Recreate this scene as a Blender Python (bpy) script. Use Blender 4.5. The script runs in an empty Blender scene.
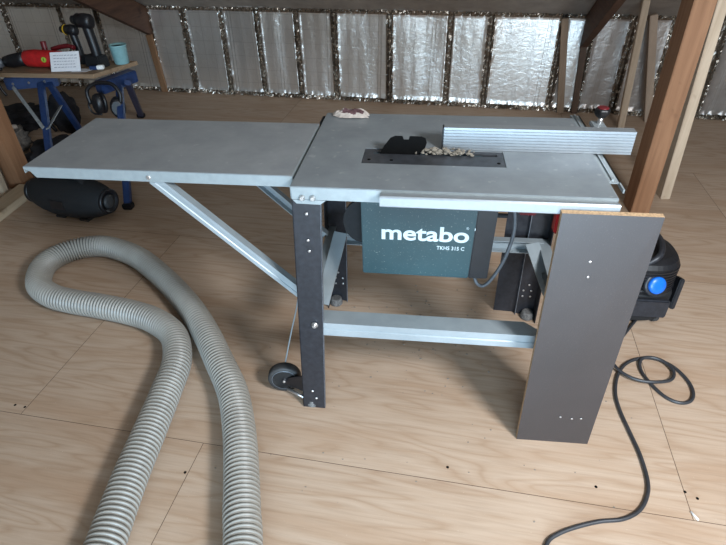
import bpy, bmesh, math, random
from mathutils import Vector, Matrix, noise
random.seed(7)
SC = bpy.context.scene
COL = SC.collection
V = Vector

# ------------------------------------------------------------------ camera
def cam_setup():
    yaw, pitch, roll, f, cx, cy, cz = 0.1321, 0.6230, -0.0228, 528.8, 0.3417, -1.1999, 1.4588
    c, s = math.cos, math.sin
    fw = V((-s(yaw)*c(pitch), c(yaw)*c(pitch), -s(pitch)))
    r0 = V((c(yaw), s(yaw), 0)); u0 = r0.cross(fw)
    r = c(roll)*r0 + s(roll)*u0; u = -s(roll)*r0 + c(roll)*u0
    cd = bpy.data.cameras.new('camera'); co = bpy.data.objects.new('camera', cd); COL.objects.link(co)
    m = Matrix((r, u, -fw)).transposed().to_4x4(); m.translation = V((cx, cy, cz))
    co.matrix_world = m
    cd.sensor_width = 36; cd.sensor_fit = 'HORIZONTAL'; cd.lens = f*36/726; cd.clip_start = .02
    SC.camera = co
cam_setup()
# ------------------------------------------------------------------ light
w = bpy.data.worlds.new('world'); SC.world = w; w.use_nodes = True
w.node_tree.nodes['Background'].inputs[0].default_value = (.80, .90, 1, 1)
w.node_tree.nodes['Background'].inputs[1].default_value = 0.9
def area(name, loc, target, sx, sy, power, color):
    ld = bpy.data.lights.new(name, 'AREA'); ld.shape = 'RECTANGLE'; ld.size = sx; ld.size_y = sy
    ld.energy = power; ld.color = color
    o = bpy.data.objects.new(name, ld); COL.objects.link(o); o.location = loc
    o.rotation_euler = (V(target)-V(loc)).to_track_quat('-Z', 'Y').to_euler()
    return o
area('roof_window_daylight', (1.62, -1.30, 1.93), (.62, .2, .4), .50, .42, 80, (.90, .95, 1))
area('front_window_daylight', (.55, -2.64, .56), (.62, 3, .50), 1.6, .75, 118, (.54, .78, 1))
SC.view_settings.view_transform = 'Standard'; SC.view_settings.look = 'None'
SC.view_settings.exposure = 0.06; SC.view_settings.gamma = 1; SC.view_settings.use_curve_mapping = False

# ------------------------------------------------------------------ materials
class NT:
    def __init__(s, name):
        s.m = bpy.data.materials.new(name); s.m.use_nodes = True; s.t = s.m.node_tree
        s.b = s.t.nodes['Principled BSDF']
    def n(s, typ, **k):
        nd = s.t.nodes.new(typ)
        for a, v in k.items():
            if a.startswith('i_'): nd.inputs[a[2:].replace('_', ' ')].default_value = v
            else: setattr(nd, a, v)
        return nd
    def l(s, a, b): s.t.links.new(a, b)
    def ramp(s, src, stops):
        r = s.n('ShaderNodeValToRGB'); e = r.color_ramp.elements
        while len(e) < len(stops): e.new(.5)
        for el, (p, c) in zip(e, stops): el.position = p; el.color = (*c, 1) if len(c) == 3 else c
        s.l(src, r.inputs[0]); return r.outputs[0]
    def coords(s, scale, rot=(0, 0, 0)):
        tc = s.n('ShaderNodeTexCoord'); mp = s.n('ShaderNodeMapping')
        mp.inputs['Scale'].default_value = scale; mp.inputs['Rotation'].default_value = rot
        s.l(tc.outputs['Object'], mp.inputs[0]); return mp.outputs[0]
    def noise(s, vec, sc=5, det=4, rough=.5, dist=0):
        nd = s.n('ShaderNodeTexNoise'); nd.inputs['Scale'].default_value = sc; nd.inputs['Detail'].default_value = det
        nd.inputs['Roughness'].default_value = rough; nd.inputs['Distortion'].default_value = dist
        s.l(vec, nd.inputs['Vector']); return nd.outputs[0]
    def mix(s, fac, a, b, mode='MIX'):
        m = s.n('ShaderNodeMix', data_type='RGBA', blend_type=mode)
        for inp, v in ((m.inputs[0], fac), (m.inputs[6], a), (m.inputs[7], b)):
            if isinstance(v, (int, float)): inp.default_value = v
            elif isinstance(v, tuple): inp.default_value = (*v, 1)
            else: s.l(v, inp)
        return m.outputs[2]
    def math(s, op, a, b=0.0):
        m = s.n('ShaderNodeMath', operation=op)
        for inp, v in ((m.inputs[0], a), (m.inputs[1], b)):
            if isinstance(v, (int, float)): inp.default_value = v
            else: s.l(v, inp)
        return m.outputs[0]
    def bump(s, h, strength=.3, dist=.002):
        b = s.n('ShaderNodeBump'); b.inputs['Strength'].default_value = strength; b.inputs['Distance'].default_value = dist
        s.l(h, b.inputs['Height']); s.l(b.outputs[0], s.b.inputs['Normal'])
    def set(s, **k):
        for a, v in k.items():
            nm = {'col': 'Base Color', 'rough': 'Roughness', 'metal': 'Metallic', 'spec': 'Specular IOR Level', 'coat': 'Coat Weight', 'sheen': 'Sheen Weight'}[a]
            if isinstance(v, tuple): s.b.inputs[nm].default_value = (*v, 1)
            elif isinstance(v, (int, float)): s.b.inputs[nm].default_value = v
            else: s.l(v, s.b.inputs[nm])
        return s

def plain(name, col, rough=.5, metal=0, var=.25, sc=40, spec=.5, bump=0, coat=0):
    t = NT(name); v = t.coords((1, 1, 1)); n = t.noise(v, sc, 5, .6)
    lo = tuple(c*(1-var) for c in col); hi = tuple(min(1, c*(1+var)) for c in col)
    t.set(col=t.ramp(n, [(.3, lo), (.7, hi)]), rough=rough, metal=metal, spec=spec, coat=coat)
    if bump: t.bump(n, bump, .001)
    return t.m

def timber(name, dark, light, axis='z', rough=.7, sc=1.0):
    t = NT(name)
    s = {'x': (1.2, 22, 22), 'y': (22, 1.2, 22), 'z': (22, 22, 1.2)}[axis]
    v = t.coords(tuple(a*sc for a in s)); n = t.noise(v, 1.6, 6, .6, .6)
    v2 = t.coords((7, 7, 7)); k = t.noise(v2, 1.3, 2, .5)
    c = t.ramp(n, [(.25, dark), (.5, tuple((a+b)/2 for a, b in zip(dark, light))), (.75, light)])
    kn = t.ramp(k, [(.66, (1, 1, 1)), (.74, (.45, .36, .3))])
    t.set(col=t.mix(.8, c, kn, 'MULTIPLY'), rough=rough); t.bump(n, .25, .001)
    return t.m

def plywood_floor():
    t = NT('plywood_sheet'); t_c = t.n('ShaderNodeNewGeometry'); mp = t.n('ShaderNodeMapping')
    mp.inputs['Rotation'].default_value = (0, 0, .07); t.l(t_c.outputs['Position'], mp.inputs[0]); v = mp.outputs[0]
    sx = t.n('ShaderNodeSeparateXYZ'); t.l(v, sx.inputs[0]); X, Y = sx.outputs[0], sx.outputs[1]
    # rows 1.2 m deep, sheets 2.4 m long, staggered
    yr = t.math('DIVIDE', t.math('ADD', Y, .212), 1.2); row = t.math('FLOOR', yr); fy = t.math('FRACT', yr)
    odd = t.math('ABSOLUTE', t.math('MODULO', row, 2.0))
    xr = t.math('DIVIDE', t.math('SUBTRACT', X, t.math('ADD', 1.165, t.math('MULTIPLY', odd, -1.485))), 2.17)
    colm = t.math('FLOOR', xr); fx = t.math('FRACT', xr)
    dx = t.math('MULTIPLY', t.math('MINIMUM', fx, t.math('SUBTRACT', 1.0, fx)), 2.17)
    dy = t.math('MULTIPLY', t.math('MINIMUM', fy, t.math('SUBTRACT', 1.0, fy)), 1.2)
    gap = t.math('LESS_THAN', t.math('MINIMUM', dx, dy), .0011)
    # offset per sheet
    off = t.math('ADD', t.math('MULTIPLY', row, 7.31), t.math('MULTIPLY', colm, 3.77))
    cb = t.n('ShaderNodeCombineXYZ')
    t.l(t.math('ADD', t.math('MULTIPLY', X, .62), off), cb.inputs[0]); t.l(t.math('MULTIPLY', Y, 5.0), cb.inputs[1]); t.l(off, cb.inputs[2])
    h = t.noise(cb.outputs[0], 1.0, 3.0, .5, .25)
    # growth-ring contours from the height field
    bands = t.math('FRACT', t.math('MULTIPLY', h, 17.0))
    cb2 = t.n('ShaderNodeCombineXYZ')
    t.l(t.math('ADD', t.math('MULTIPLY', X, 4.0), off), cb2.inputs[0]); t.l(t.math('MULTIPLY', Y, 85.0), cb2.inputs[1])
    fine = t.noise(cb2.outputs[0], 1.5, 5, .65, .3)
    base = t.ramp(bands, [(0, (.44, .305, .210)), (.14, (.495, .362, .262)), (.5, (.53, .398, .297)), (.86, (.495, .362, .262)), (1, (.44, .305, .210))])
    stk = t.noise(cb.outputs[0], 1.7, 4, .55, .1)
    base = t.mix(t.ramp(stk, [(.50, (0, 0, 0)), (.68, (.75, .75, .75))]), base, (.45, .305, .205))
    c = t.mix(.5, base, t.ramp(fine, [(.2, (.62, .58, .54)), (.55, (1, 1, 1)), (.8, (1.0, 1.0, 1.0))]), 'MULTIPLY')
    big = t.noise(v, .9, 3, .5)
    c = t.mix(.55, c, t.ramp(big, [(.3, (.80, .76, .72)), (.7, (1, 1, 1))]), 'MULTIPLY')
    tone = t.n('ShaderNodeTexWhiteNoise', noise_dimensions='1D'); t.l(off, tone.inputs['W'])
    c = t.mix(.5, c, t.ramp(tone.outputs['Value'], [(0, (.86, .84, .82)), (1, (1, 1, 1))]), 'MULTIPLY')
    # fine sawdust freckles
    spk = t.noise(v, 190, 2, .5)
    c = t.mix(t.ramp(spk, [(.70, (0, 0, 0)), (.76, (.5, .5, .5))]), c, (.62, .52, .40))
    c = t.mix(gap, c, (.11, .07, .045))
    t.set(col=c, rough=.62, spec=.3); t.bump(fine, .12, .001)
    return t.m

def foil(name, lo, hi, rough, scrim=True, bstr=.7, bsc=18, metal=.9, cool=False):
    t = NT(name); v = t.coords((1, 1, 1))
    n = t.noise(v, 3.2, 3, .5)
    vs = t.coords((1.0, 1.0, 1.5)); wr = t.noise(vs, bsc, 5, .65, .8)
    col = t.ramp(n, [(.3, lo), (.7, hi)])
    if scrim:
        sx = t.n('ShaderNodeSeparateXYZ'); t.l(v, sx.inputs[0])
        fa = t.math('FRACT', t.math('MULTIPLY', sx.outputs[0], 11.0)); fb = t.math('FRACT', t.math('MULTIPLY', sx.outputs[2], 9.0))
        fc = t.math('FRACT', t.math('ADD', t.math('MULTIPLY', sx.outputs[0], 2.35), t.math('MULTIPLY', sx.outputs[2], -.05)))
        fold = t.math('MAXIMUM', t.math('LESS_THAN', t.math('ABSOLUTE', t.math('SUBTRACT', fc, .30)), .006), t.math('LESS_THAN', t.math('ABSOLUTE', t.math('SUBTRACT', fc, .36)), .005))
        ln = t.math('MAXIMUM', t.math('MULTIPLY', fold, 1.8), t.math('MULTIPLY', t.math('MAXIMUM', t.math('LESS_THAN', fa, .045), t.math('LESS_THAN', fb, .035)), .7))
        col = t.mix(t.math('MULTIPLY', ln, .35), col, (.30, .26, .22))
    t.set(col=col, rough=rough, metal=metal); t.bump(wr, bstr, .006)
    return t.m

M = {}
M['floor'] = plywood_floor()
M['foil'] = foil('silver_foil', (.82, .78, .72), (.90, .87, .83), .30, True, .45, 22, .80)
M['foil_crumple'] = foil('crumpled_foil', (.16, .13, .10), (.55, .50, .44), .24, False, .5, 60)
M['foil_gap'] = timber('stud_edge', (.10, .06, .038), (.20, .125, .08))
M['foil_shade'] = foil('shade_toned_foil', (.34, .30, .27), (.44, .39, .355), .36, True, .5, 18, .7)  # darker copy of the foil, weaker reflection of right bays put into colour
def strip_mat():
    t = NT('taped_stud_edge'); v = t.coords((1, 1, 1)); n = t.noise(v, 55, 4, .6); m = t.ramp(n, [(.47, (0, 0, 0)), (.54, (1, 1, 1))])
    t.set(col=t.mix(m, (.12, .082, .056), (.36, .32, .27)), metal=m, rough=.28); t.bump(n, .6, .004); return t.m
M['strip'] = strip_mat()
M['underlay'] = plain('roof_underlay', (.30, .26, .225), .55, 0, .2, 9, bump=.5)
M['underlay_dark'] = plain('gable_lining', (.60, .56, .51), .8, 0, .1, 5)
M['stud_orange'] = timber('orange_timber', (.17, .085, .038), (.30, .165, .085))
M['stud_tan'] = timber('tan_timber', (.22, .14, .085), (.34, .235, .155))
M['post'] = timber('oiled_timber', (.20, .088, .038), (.34, .170, .085))
M['rafter'] = timber('dark_rafter', (.055, .024, .013), (.13, .062, .035), 'y')
M['dark_stud'] = timber('dark_stud', (.06, .032, .018), (.14, .075, .042))
M['pine'] = timber('pale_pine', (.42, .30, .20), (.60, .46, .33))
M['pine_y'] = timber('pale_pine_lengthwise', (.42, .30, .19), (.60, .45, .30), 'y')
M['pine_grey'] = timber('grey_pine', (.28, .20, .145), (.40, .30, .22))
M['ply_plank'] = timber('bench_plank', (.19, .12, .07), (.34, .23, .14), 'x')

def galv(name, a, b, rough=.38, metal=.75, scratch=True):
    t = NT(name); v = t.coords((1, 1, 1)); n = t.noise(v, 9, 5, .6); n2 = t.noise(t.coords((3, 140, 3)), 2, 4, .6)
    c = t.ramp(n, [(.3, a), (.7, b)])
    if scratch:
        n3 = t.noise(v, 30, 3, .5)
        c = t.mix(t.ramp(n3, [(.66, (0, 0, 0)), (.74, (.35, .35, .35))]), c, (.55, .56, .56))
    r = t.ramp(n2, [(.2, (rough-.08,)*3), (.8, (rough+.08,)*3)])
    t.set(col=c, rough=r, metal=metal); return t.m
M['top'] = galv('grey_table_steel', (.215, .24, .26), (.285, .315, .335), .40, .35)
M['ext_top'] = galv('grey_leaf_steel', (.27, .29, .31), (.35, .37, .385), .42, .35)
M['edge'] = plain('light_painted_steel', (.27, .305, .315), .4, .2, .08)
M['galv'] = galv('galvanised_steel', (.27, .31, .33), (.35, .39, .41), .42, .30, False)
M['alu'] = plain('brushed_aluminium', (.30, .325, .345), .38, .5, .05, 60)
M['leg'] = plain('charcoal_painted_steel', (.020, .021, .026), .42, .1, .35, 60, bump=.2)
M['leg_edge'] = plain('worn_steel_edge', (.22, .24, .27), .4, .5)
def green():
    t = NT('petrol_green_plastic'); v = t.coords((1, 1, 1)); n = t.noise(v, 260, 2, .5); g = t.noise(v, 5, 3, .5)
    c = t.ramp(g, [(.3, (.014, .040, .048)), (.7, (.024, .060, .070))])
    t.set(col=t.mix(t.ramp(n, [(.68, (0, 0, 0)), (.75, (.5, .5, .5))]), c, (.38, .40, .36)), rough=.36); return t.m
M['green'] = green()
M['black'] = plain('black_plastic', (.008, .008, .010), .42)
M['black_matte'] = plain('matte_black', (.007, .007, .008), .8, 0, .3, 80, bump=.3)
M['rubber'] = plain('black_rubber', (.035, .034, .034), .6)
M['insert'] = plain('dark_insert', (.050, .054, .062), .42, .3, .35, 35)
M['knife'] = plain('blued_black_steel', (.002, .002, .002), .85, 0, .2, 40, .12)
M['red'] = plain('red_plastic', (.42, .015, .016), .35)
M['dark_red'] = plain('dark_red_plastic', (.13, .008, .012), .4)
M['blue_cap'] = plain('bright_blue_plastic', (.006, .13, .58), .35, 0, .1)
M['blue'] = plain('blue_painted_steel', (.018, .040, .115), .38, .1, .25)
M['grey_brace'] = plain('grey_steel_brace', (.30, .31, .31), .45, .3)
M['teal'] = plain('teal_ceramic', (.24, .44, .46), .4, 0, .1)
M['yellow'] = plain('yellow_plastic', (.62, .36, .02), .4)
M['green_badge'] = plain('lime_sticker', (.35, .50, .05), .5)
M['foot_grey'] = plain('grey_dusty_rubber', (.13, .125, .12), .8, 0, .6, 120)
M['white'] = plain('white_plastic', (.75, .75, .73), .5, 0, .06)
M['paper'] = plain('white_paper', (.72, .72, .74), .8, 0, .04)
M['ink'] = plain('faded_ink', (.28, .28, .33), .8)
M['bolt'] = plain('zinc_bolt', (.65, .65, .65), .3, .85)
M['logo'] = plain('pale_print', (.48, .56, .58), .5, 0, .04)
M['dust'] = plain('sawdust_clump', (.21, .185, .15), .9, 0, .25, 200, bump=.8)
M['rag'] = plain('white_rag', (.46, .41, .37), .9, 0, .15, 60, bump=.4)
M['rag_red'] = plain('maroon_rag', (.10, .05, .055), .9, 0, .35, 90, bump=.4)
M['fabric_black'] = plain('black_nylon', (.014, .013, .016), .8, 0, .4, 90, bump=.4)
M['fabric_grey'] = plain('grey_cloth', (.16, .145, .13), .9, 0, .4, 50, bump=.4)
M['fabric_brown'] = plain('brown_leather', (.22, .14, .09), .7, 0, .3, 30, bump=.3)
M['cable'] = plain('black_cable_rubber', (.03, .03, .033), .42)
M['grey_cable'] = plain('grey_cable_rubber', (.085, .088, .095), .5)
def filmface():
    t = NT('brown_film_face'); v = t.coords((1, 1, 1)); n = t.noise(v, 4, 4, .6); f = t.noise(v, 320, 2, .5)
    c = t.ramp(n, [(.3, (.015, .011, .012)), (.7, (.023, .017, .018))])
    c = t.mix(t.ramp(f, [(.66, (0, 0, 0)), (.74, (.16, .16, .16))]), c, (.20, .19, .18))
    t.set(col=c, rough=.5, spec=.15, coat=1.0); t.bump(f, .8, .0015); t.b.inputs['Coat Roughness'].default_value = .47; t.b.inputs['Coat IOR'].default_value = 1.75
    return t.m
M['film'] = filmface()
M['chip'] = plain('chipboard_edge', (.42, .28, .16), .85, 0, .35, 160, bump=.5)
def hose_mat():
    t = NT('grey_pvc_hose'); v = t.coords((1, 1, 1)); n = t.noise(v, 7, 4, .6)
    t.set(col=t.ramp(n, [(.3, (.25, .235, .208)), (.7, (.325, .31, .277))]), rough=.42, spec=.45); return t.m
M['hose'] = hose_mat()
M['hose_groove_shade'] = plain('painted_groove_shade', (.095, .090, .080), .5, 0, .15, 8)  # groove faces darkened: recess shade painted into the colour

# ------------------------------------------------------------------ mesh helpers
def newbm(): return bmesh.new()
def box(bm, x0, x1, y0, y1, z0, z1, bev=0, mi=0):
    vs = [bm.verts.new((x, y, z)) for x in (x0, x1) for y in (y0, y1) for z in (z0, z1)]
    fs = [bm.faces.new([vs[i] for i in q]) for q in ((0, 1, 3, 2), (4, 6, 7, 5), (0, 4, 5, 1), (2, 3, 7, 6), (0, 2, 6, 4), (1, 5, 7, 3))]
    for f in fs: f.material_index = mi
    if bev:
        es = list({e for f in fs for e in f.edges})
        bmesh.ops.bevel(bm, geom=es, offset=bev, segments=2, affect='EDGES', clamp_overlap=True)
    return bm
def hexa(bm, pts, bev=0, mi=0):
    """8 points: bottom loop of 4 and top loop of 4"""
    vs = [bm.verts.new(p) for p in pts]
    fs = [bm.faces.new([vs[i] for i in q]) for q in ((3, 2, 1, 0), (4, 5, 6, 7), (0, 1, 5, 4), (1, 2, 6, 5), (2, 3, 7, 6), (3, 0, 4, 7))]
    for f in fs: f.material_index = mi
    if bev: bmesh.ops.bevel(bm, geom=list({e for f in fs for e in f.edges}), offset=bev, segments=2, affect='EDGES')
    return bm
def beam(bm, p0, p1, w, d, side=(1, 0, 0), bev=.002, mi=0):
    """rectangular bar p0->p1, w along side, d along the third axis"""
    p0, p1, side = V(p0), V(p1), V(side)
    ax = (p1-p0).normalized(); s = (side-ax*side.dot(ax)).normalized(); t = ax.cross(s)
    q = [(-.5, -.5), (.5, -.5), (.5, .5), (-.5, .5)]
    return hexa(bm, [p0+s*a*w+t*b*d for a, b in q]+[p1+s*a*w+t*b*d for a, b in q], bev, mi)
def rings(bm, loops, closed=True, caps=True, mi=0, smooth=True):
    L = [[bm.verts.new(p) for p in lp] for lp in loops]
    n = len(L[0]); rng = n if closed else n-1
    for a, b in zip(L, L[1:]):
        for i in range(rng):
            f = bm.faces.new((a[i], a[(i+1) % n], b[(i+1) % n], b[i])); f.smooth = smooth; f.material_index = mi
    if caps and closed:
        for lp, rev in ((L[0], True), (L[-1], False)):
            f = bm.faces.new(lp[::-1] if rev else lp); f.material_index = mi
    return bm
def smooth_path(pts, n=8, closed=False):
    pts = [V(p) for p in pts]; out = []
    P = [pts[0]*2-pts[1]]+pts+[pts[-1]*2-pts[-2]]
    for i in range(1, len(P)-2):
        a, b, c, d = P[i-1:i+3]
        for k in range(n):
            t = k/n
            out.append(.5*((2*b)+(c-a)*t+(2*a-5*b+4*c-d)*t*t+(3*b-a-3*c+d)*t**3))
    out.append(pts[-1]); return out
def tube(bm, pts, r, seg=10, mi=0, caps=True):
    pts = [V(p) for p in pts]; n = len(pts); rr = r if callable(r) else (lambda i: r)
    up = V((0, 0, 1)); loops = []; prev = None
    for i, p in enumerate(pts):
        t = (pts[min(i+1, n-1)]-pts[max(i-1, 0)]).normalized()
        if prev is None:
            s = t.cross(up)
            if s.length < .1: s = t.cross(V((1, 0, 0)))
            s.normalize()
        else: s = (prev-t*prev.dot(t)).normalized()
        prev = s; q = t.cross(s); R = rr(i)
        loops.append([p+R*(math.cos(2*math.pi*k/seg)*s+math.sin(2*math.pi*k/seg)*q) for k in range(seg)])
    return rings(bm, loops, True, caps, mi)
def lathe(bm, prof, org=(0, 0, 0), axis=(0, 0, 1), seg=24, mi=0):
    """prof: list of (radius, along axis)"""
    ax = V(axis).normalized(); s = ax.orthogonal().normalized(); q = ax.cross(s); org = V(org)
    loops = [[org+ax*h+max(r, 1e-4)*(math.cos(2*math.pi*k/seg)*s+math.sin(2*math.pi*k/seg)*q) for k in range(seg)] for r, h in prof]
    return rings(bm, loops, True, True, mi)
def prism(bm, pts, ext, bev=0, mi=0):
    """pts polygon in 3D, ext extrusion vector"""
    a = [bm.verts.new(V(p)) for p in pts]; b = [bm.verts.new(V(p)+V(ext)) for p in pts]; n = len(a)
    fs = [bm.faces.new(a[::-1]), bm.faces.new(b)]
    for i in range(n): fs.append(bm.faces.new((a[i], a[(i+1) % n], b[(i+1) % n], b[i])))
    for f in fs: f.material_index = mi
    if bev: bmesh.ops.bevel(bm, geom=list({e for f in fs for e in f.edges}), offset=bev, segments=2, affect='EDGES')
    return bm
def blob(bm, c, r, sub=3, amp=.15, fr=4, seed=0, mi=0, flat=False):
    res = bmesh.ops.create_icosphere(bm, subdivisions=sub, radius=1)
    for v in res['verts']:
        d = v.co.normalized(); k = 1+amp*noise.noise(d*fr+V((seed*7.1, seed*3.3, 0)))*2
        z = d.z*r[2]*k
        v.co = V((c[0]+d.x*r[0]*k, c[1]+d.y*r[1]*k, c[2]+z))
    for f in {f for v in res['verts'] for f in v.link_faces}: f.smooth = not flat; f.material_index = mi
    return bm

WORLD = {}
def mk(name, bm, mats, parent=None, label=None, cat=None, group=None, kind=None, autosmooth=None):
    """link bm (world coordinates) as ONE object whose origin is at its base"""
    bmesh.ops.recalc_face_normals(bm, faces=bm.faces)
    me = bpy.data.meshes.new(name); vs = [v.co for v in bm.verts]
    lo = V([min(v[i] for v in vs) for i in range(3)]); hi = V([max(v[i] for v in vs) for i in range(3)])
    org = V(((lo.x+hi.x)/2, (lo.y+hi.y)/2, lo.z))
    bm.transform(Matrix.Translation(-org)); bm.to_mesh(me); bm.free()
    if not isinstance(mats, (list, tuple)): mats = [mats]
    for m in mats: me.materials.append(M[m] if isinstance(m, str) else m)
    o = bpy.data.objects.new(name, me); COL.objects.link(o); WORLD[o.name] = org
    if parent: o.parent = parent; o.location = org-WORLD[parent.name]
    else: o.location = org
    if label: o['label'] = label
    if cat: o['category'] = cat
    if group: o['group'] = group
    if kind: o['kind'] = kind
    return o
def empty(name, loc, label, cat, group=None):
    o = bpy.data.objects.new(name, None); COL.objects.link(o); o.location = loc; o.empty_display_size = .05
    WORLD[o.name] = V(loc); o['label'] = label; o['category'] = cat
    if group: o['group'] = group
    return o
def struct(name, bm, m): return mk(name, bm, m, kind='structure')

# ------------------------------------------------------------------ setting
WT = V((.99521, -.09802, 0)).normalized(); WN = V((WT.y, -WT.x, 0))      # along the wall / out of it toward the room
if WN.y > 0: WN = -WN
W0 = V((0, 3.31, 0))
def W(u, d, z): return W0+WT*u+WN*d+V((0, 0, z))       # wall coordinates
SL = math.tan(math.radians(26)); ZT = .72               # roof slope, wall height
U0, U1, RID, FD = -5.2, 5.6, 3.6, 6.1                             # room ends and depth of ridge line

bm = newbm(); prism(bm, [W(U0, -.1, -.02), W(U1, -.1, -.02), W(U1, FD, -.02), W(U0, FD, -.02)], (0, 0, .02)); struct('floor', bm, 'floor')

# back wall: foil sheets between studs, strips where the stud edges show
STR = [-3.55, -2.97, -2.60, -2.11, -1.775, -1.433, -1.11, -.774, -.452, .004, .475, .781, 1.30, 1.50, 1.775, 2.052, 2.38, 2.9, 3.4, 3.9]
def wall_bm():
    us = []; u = U0
    while u < U1: us.append(u); u += (.012 if -3.7 < u < 3.2 else .06)
    us.append(U1); NZ = 40; H = ZT
    bm = newbm(); grid = []
    for iu, u in enumerate(us):
        ds = min(abs(u-s) for s in STR); col = []
        for k in range(NZ+1):
            z = H*k/NZ; P = V((u, z, 0))
            bay = .016*noise.noise(V((u*2.9, z*.9, 3)))+.004*noise.noise(V((u*13, z*1.5, 5)))+.0012*noise.noise(V((u*60, z*9, 2)))
            d = bay+.006
            cr = 0
            if ds < .014: d = -.014+.014*noise.noise(V((u*90, z*60, 5)))
            elif ds < .032: cr = .8
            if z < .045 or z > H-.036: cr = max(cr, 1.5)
            if cr:
                d += cr*.016*noise.noise(V((u*70, z*70, 9)))+cr*.012*noise.noise(V((u*150+4, z*120, 2)))+.006*cr
            col.append(bm.verts.new(W(u, d, z)))
        grid.append(col)
    for i in range(len(us)-1):
        um = (us[i]+us[i+1])/2; ds = min(abs(um-s) for s in STR)
        for k in range(NZ):
            zm = H*(k+.5)/NZ
            f = bm.faces.new((grid[i][k], grid[i+1][k], grid[i+1][k+1], grid[i][k+1]))
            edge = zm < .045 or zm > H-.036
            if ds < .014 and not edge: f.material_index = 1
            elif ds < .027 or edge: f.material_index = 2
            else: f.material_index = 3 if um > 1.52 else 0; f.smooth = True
    return bm
struct('wall_back', wall_bm(), ['foil', 'strip', 'foil_crumple', 'foil_shade'])

# sloping underlay above the wall, ridge, and front slope with a roof window opening
def roof_pt(u, d): return W(u, d, ZT+SL*(d if d < RID else 2*RID-d))
bm = newbm()
NU, ND = 90, 36
def rz(i, j): return min(1, j/4)*(.012*noise.noise(V((i*.55, j*.35, 1)))+.02*noise.noise(V((i*.13, j*.6, 4))))-.010
g = [[bm.verts.new(roof_pt(U0+(U1-U0)*i/NU, -.10+(RID+.10)*j/ND)+V((0, 0, rz(i, j) if j < ND else .0))) for j in range(ND+1)] for i in range(NU+1)]
for i in range(NU):
    for j in range(ND):
        f = bm.faces.new((g[i][j], g[i+1][j], g[i+1][j+1], g[i][j+1])); f.smooth = True
struct('ceiling', bm, 'underlay')
bm = newbm()
uo = (U0, 1.36, 2.06, U1); do = (RID, 4.12, 4.74, FD)
for i in range(3):
    for j in range(3):
        if i == 1 and j == 1: continue
        prism(bm, [roof_pt(uo[i], do[j]), roof_pt(uo[i+1], do[j]), roof_pt(uo[i+1], do[j+1]), roof_pt(uo[i], do[j+1])], (0, 0, .02))
struct('ceiling_front', bm, 'underlay_dark')
bm = newbm()
for a, b in (((1.36, 4.12), (2.06, 4.12)), ((1.36, 4.74), (2.06, 4.74)), ((1.36, 4.12), (1.36, 4.74)), ((2.06, 4.12), (2.06, 4.74))):
    beam(bm, roof_pt(*a)-V((0, 0, .03)), roof_pt(*b)-V((0, 0, .03)), .05, .08, (0, 0, 1))
struct('window_1', bm, 'pine')
for nm, u in (('wall_left', U0), ('wall_right', U1)):
    bm = newbm(); prism(bm, [W(u, -.05, 0), W(u, FD, 0), roof_pt(u, FD), roof_pt(u, RID), roof_pt(u, 0)], WT*(.03 if u > 0 else -.03)); struct(nm, bm, 'underlay_dark')
# front wall with its window opening
bm = newbm(); hf = roof_pt(0, FD).z; us_ = (U0, -.35, 1.65, U1); zs_ = (0, .15, .97, hf)
for i in range(3):
    for j in range(3):
        if i == 1 and j == 1: continue
        prism(bm, [W(us_[i], FD, zs_[j]), W(us_[i+1], FD, zs_[j]), W(us_[i+1], FD, zs_[j+1]), W(us_[i], FD, zs_[j+1])], WN*.03)
struct('wall_front', bm, 'underlay_dark')
bm = newbm()
for a, b in (((-.35, .15), (1.65, .15)), ((-.35, .97), (1.65, .97)), ((-.35, .15), (-.35, .97)), ((1.65, .15), (1.65, .97)), ((.65, .15), (.65, .97))):
    beam(bm, W(a[0], FD-.02, a[1]), W(b[0], FD-.02, b[1]), .05, .05, tuple(WN))
struct('window_2', bm, 'pine')

# rafters (two roof timbers bearing on the wall studs)
def rafter(u, label):
    bm = newbm(); w2 = .024
    zb = .475
    pts = [W(u-w2, .0, zb), W(u-w2, .0, ZT-.02), W(u-w2, RID, ZT-.02+SL*RID), W(u-w2, RID, zb+SL*RID)]
    prism(bm, pts, WT*(2*w2), .002)
    return mk('rafter', bm, 'rafter', label=label, cat='rafter')
rafter(-2.12, 'dark brown roof rafter running down to the foil wall behind the workbench cup')
rafter(1.47, 'dark brown roof rafter meeting the foil wall behind the red topped fence knob')
# wall studs and posts
def stud(name, p0, p1, w, d, mat, label, cat, side=(1, 0, 0)):
    bm = newbm(); beam(bm, p0, p1, w, d, side, .003); return mk(name, bm, mat, label=label, cat=cat)
stud('wall_stud', W(-2.09, .03, 0), W(-2.12, .03, .49), .055, .03, 'stud_orange', 'orange brown wall stud under the left rafter, between crinkled foil edges', 'stud', WT)
stud('wall_stud', W(1.395, .035, 0), W(1.30, .035, .69), .05, .045, 'stud_tan', 'tan wall stud just left of the right rafter, past the bright foil', 'stud', WT)
stud('wall_stud', W(1.50, .03, 0), W(1.47, .03, .50), .045, .03, 'dark_stud', 'thin dark brown wall stud directly under the right rafter', 'stud', WT)
stud('timber_post', (1.515, 1.56, 0), (1.500, 1.56, 1.235), .095, .14, 'post', 'thick orange timber post rising behind the right end of the saw', 'post')
stud('timber_post', (-2.18, 1.56, 0), (-2.15, 1.51, 1.235), .095, .12, 'post', 'thick brown timber post at the left edge beside the black speaker', 'post')
stud('timber_brace', (1.712, 1.735, 0), (1.650, 1.735, 1.34), .05, .10, 'pine', 'pale pine brace standing just right of the thick orange post', 'brace')
stud('timber_brace', (1.755, 2.80, 0), (1.70, 2.80, .862), .045, .04, 'pine', 'pale pine brace in the foil corner, nearest right of the fence knob', 'brace')
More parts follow.
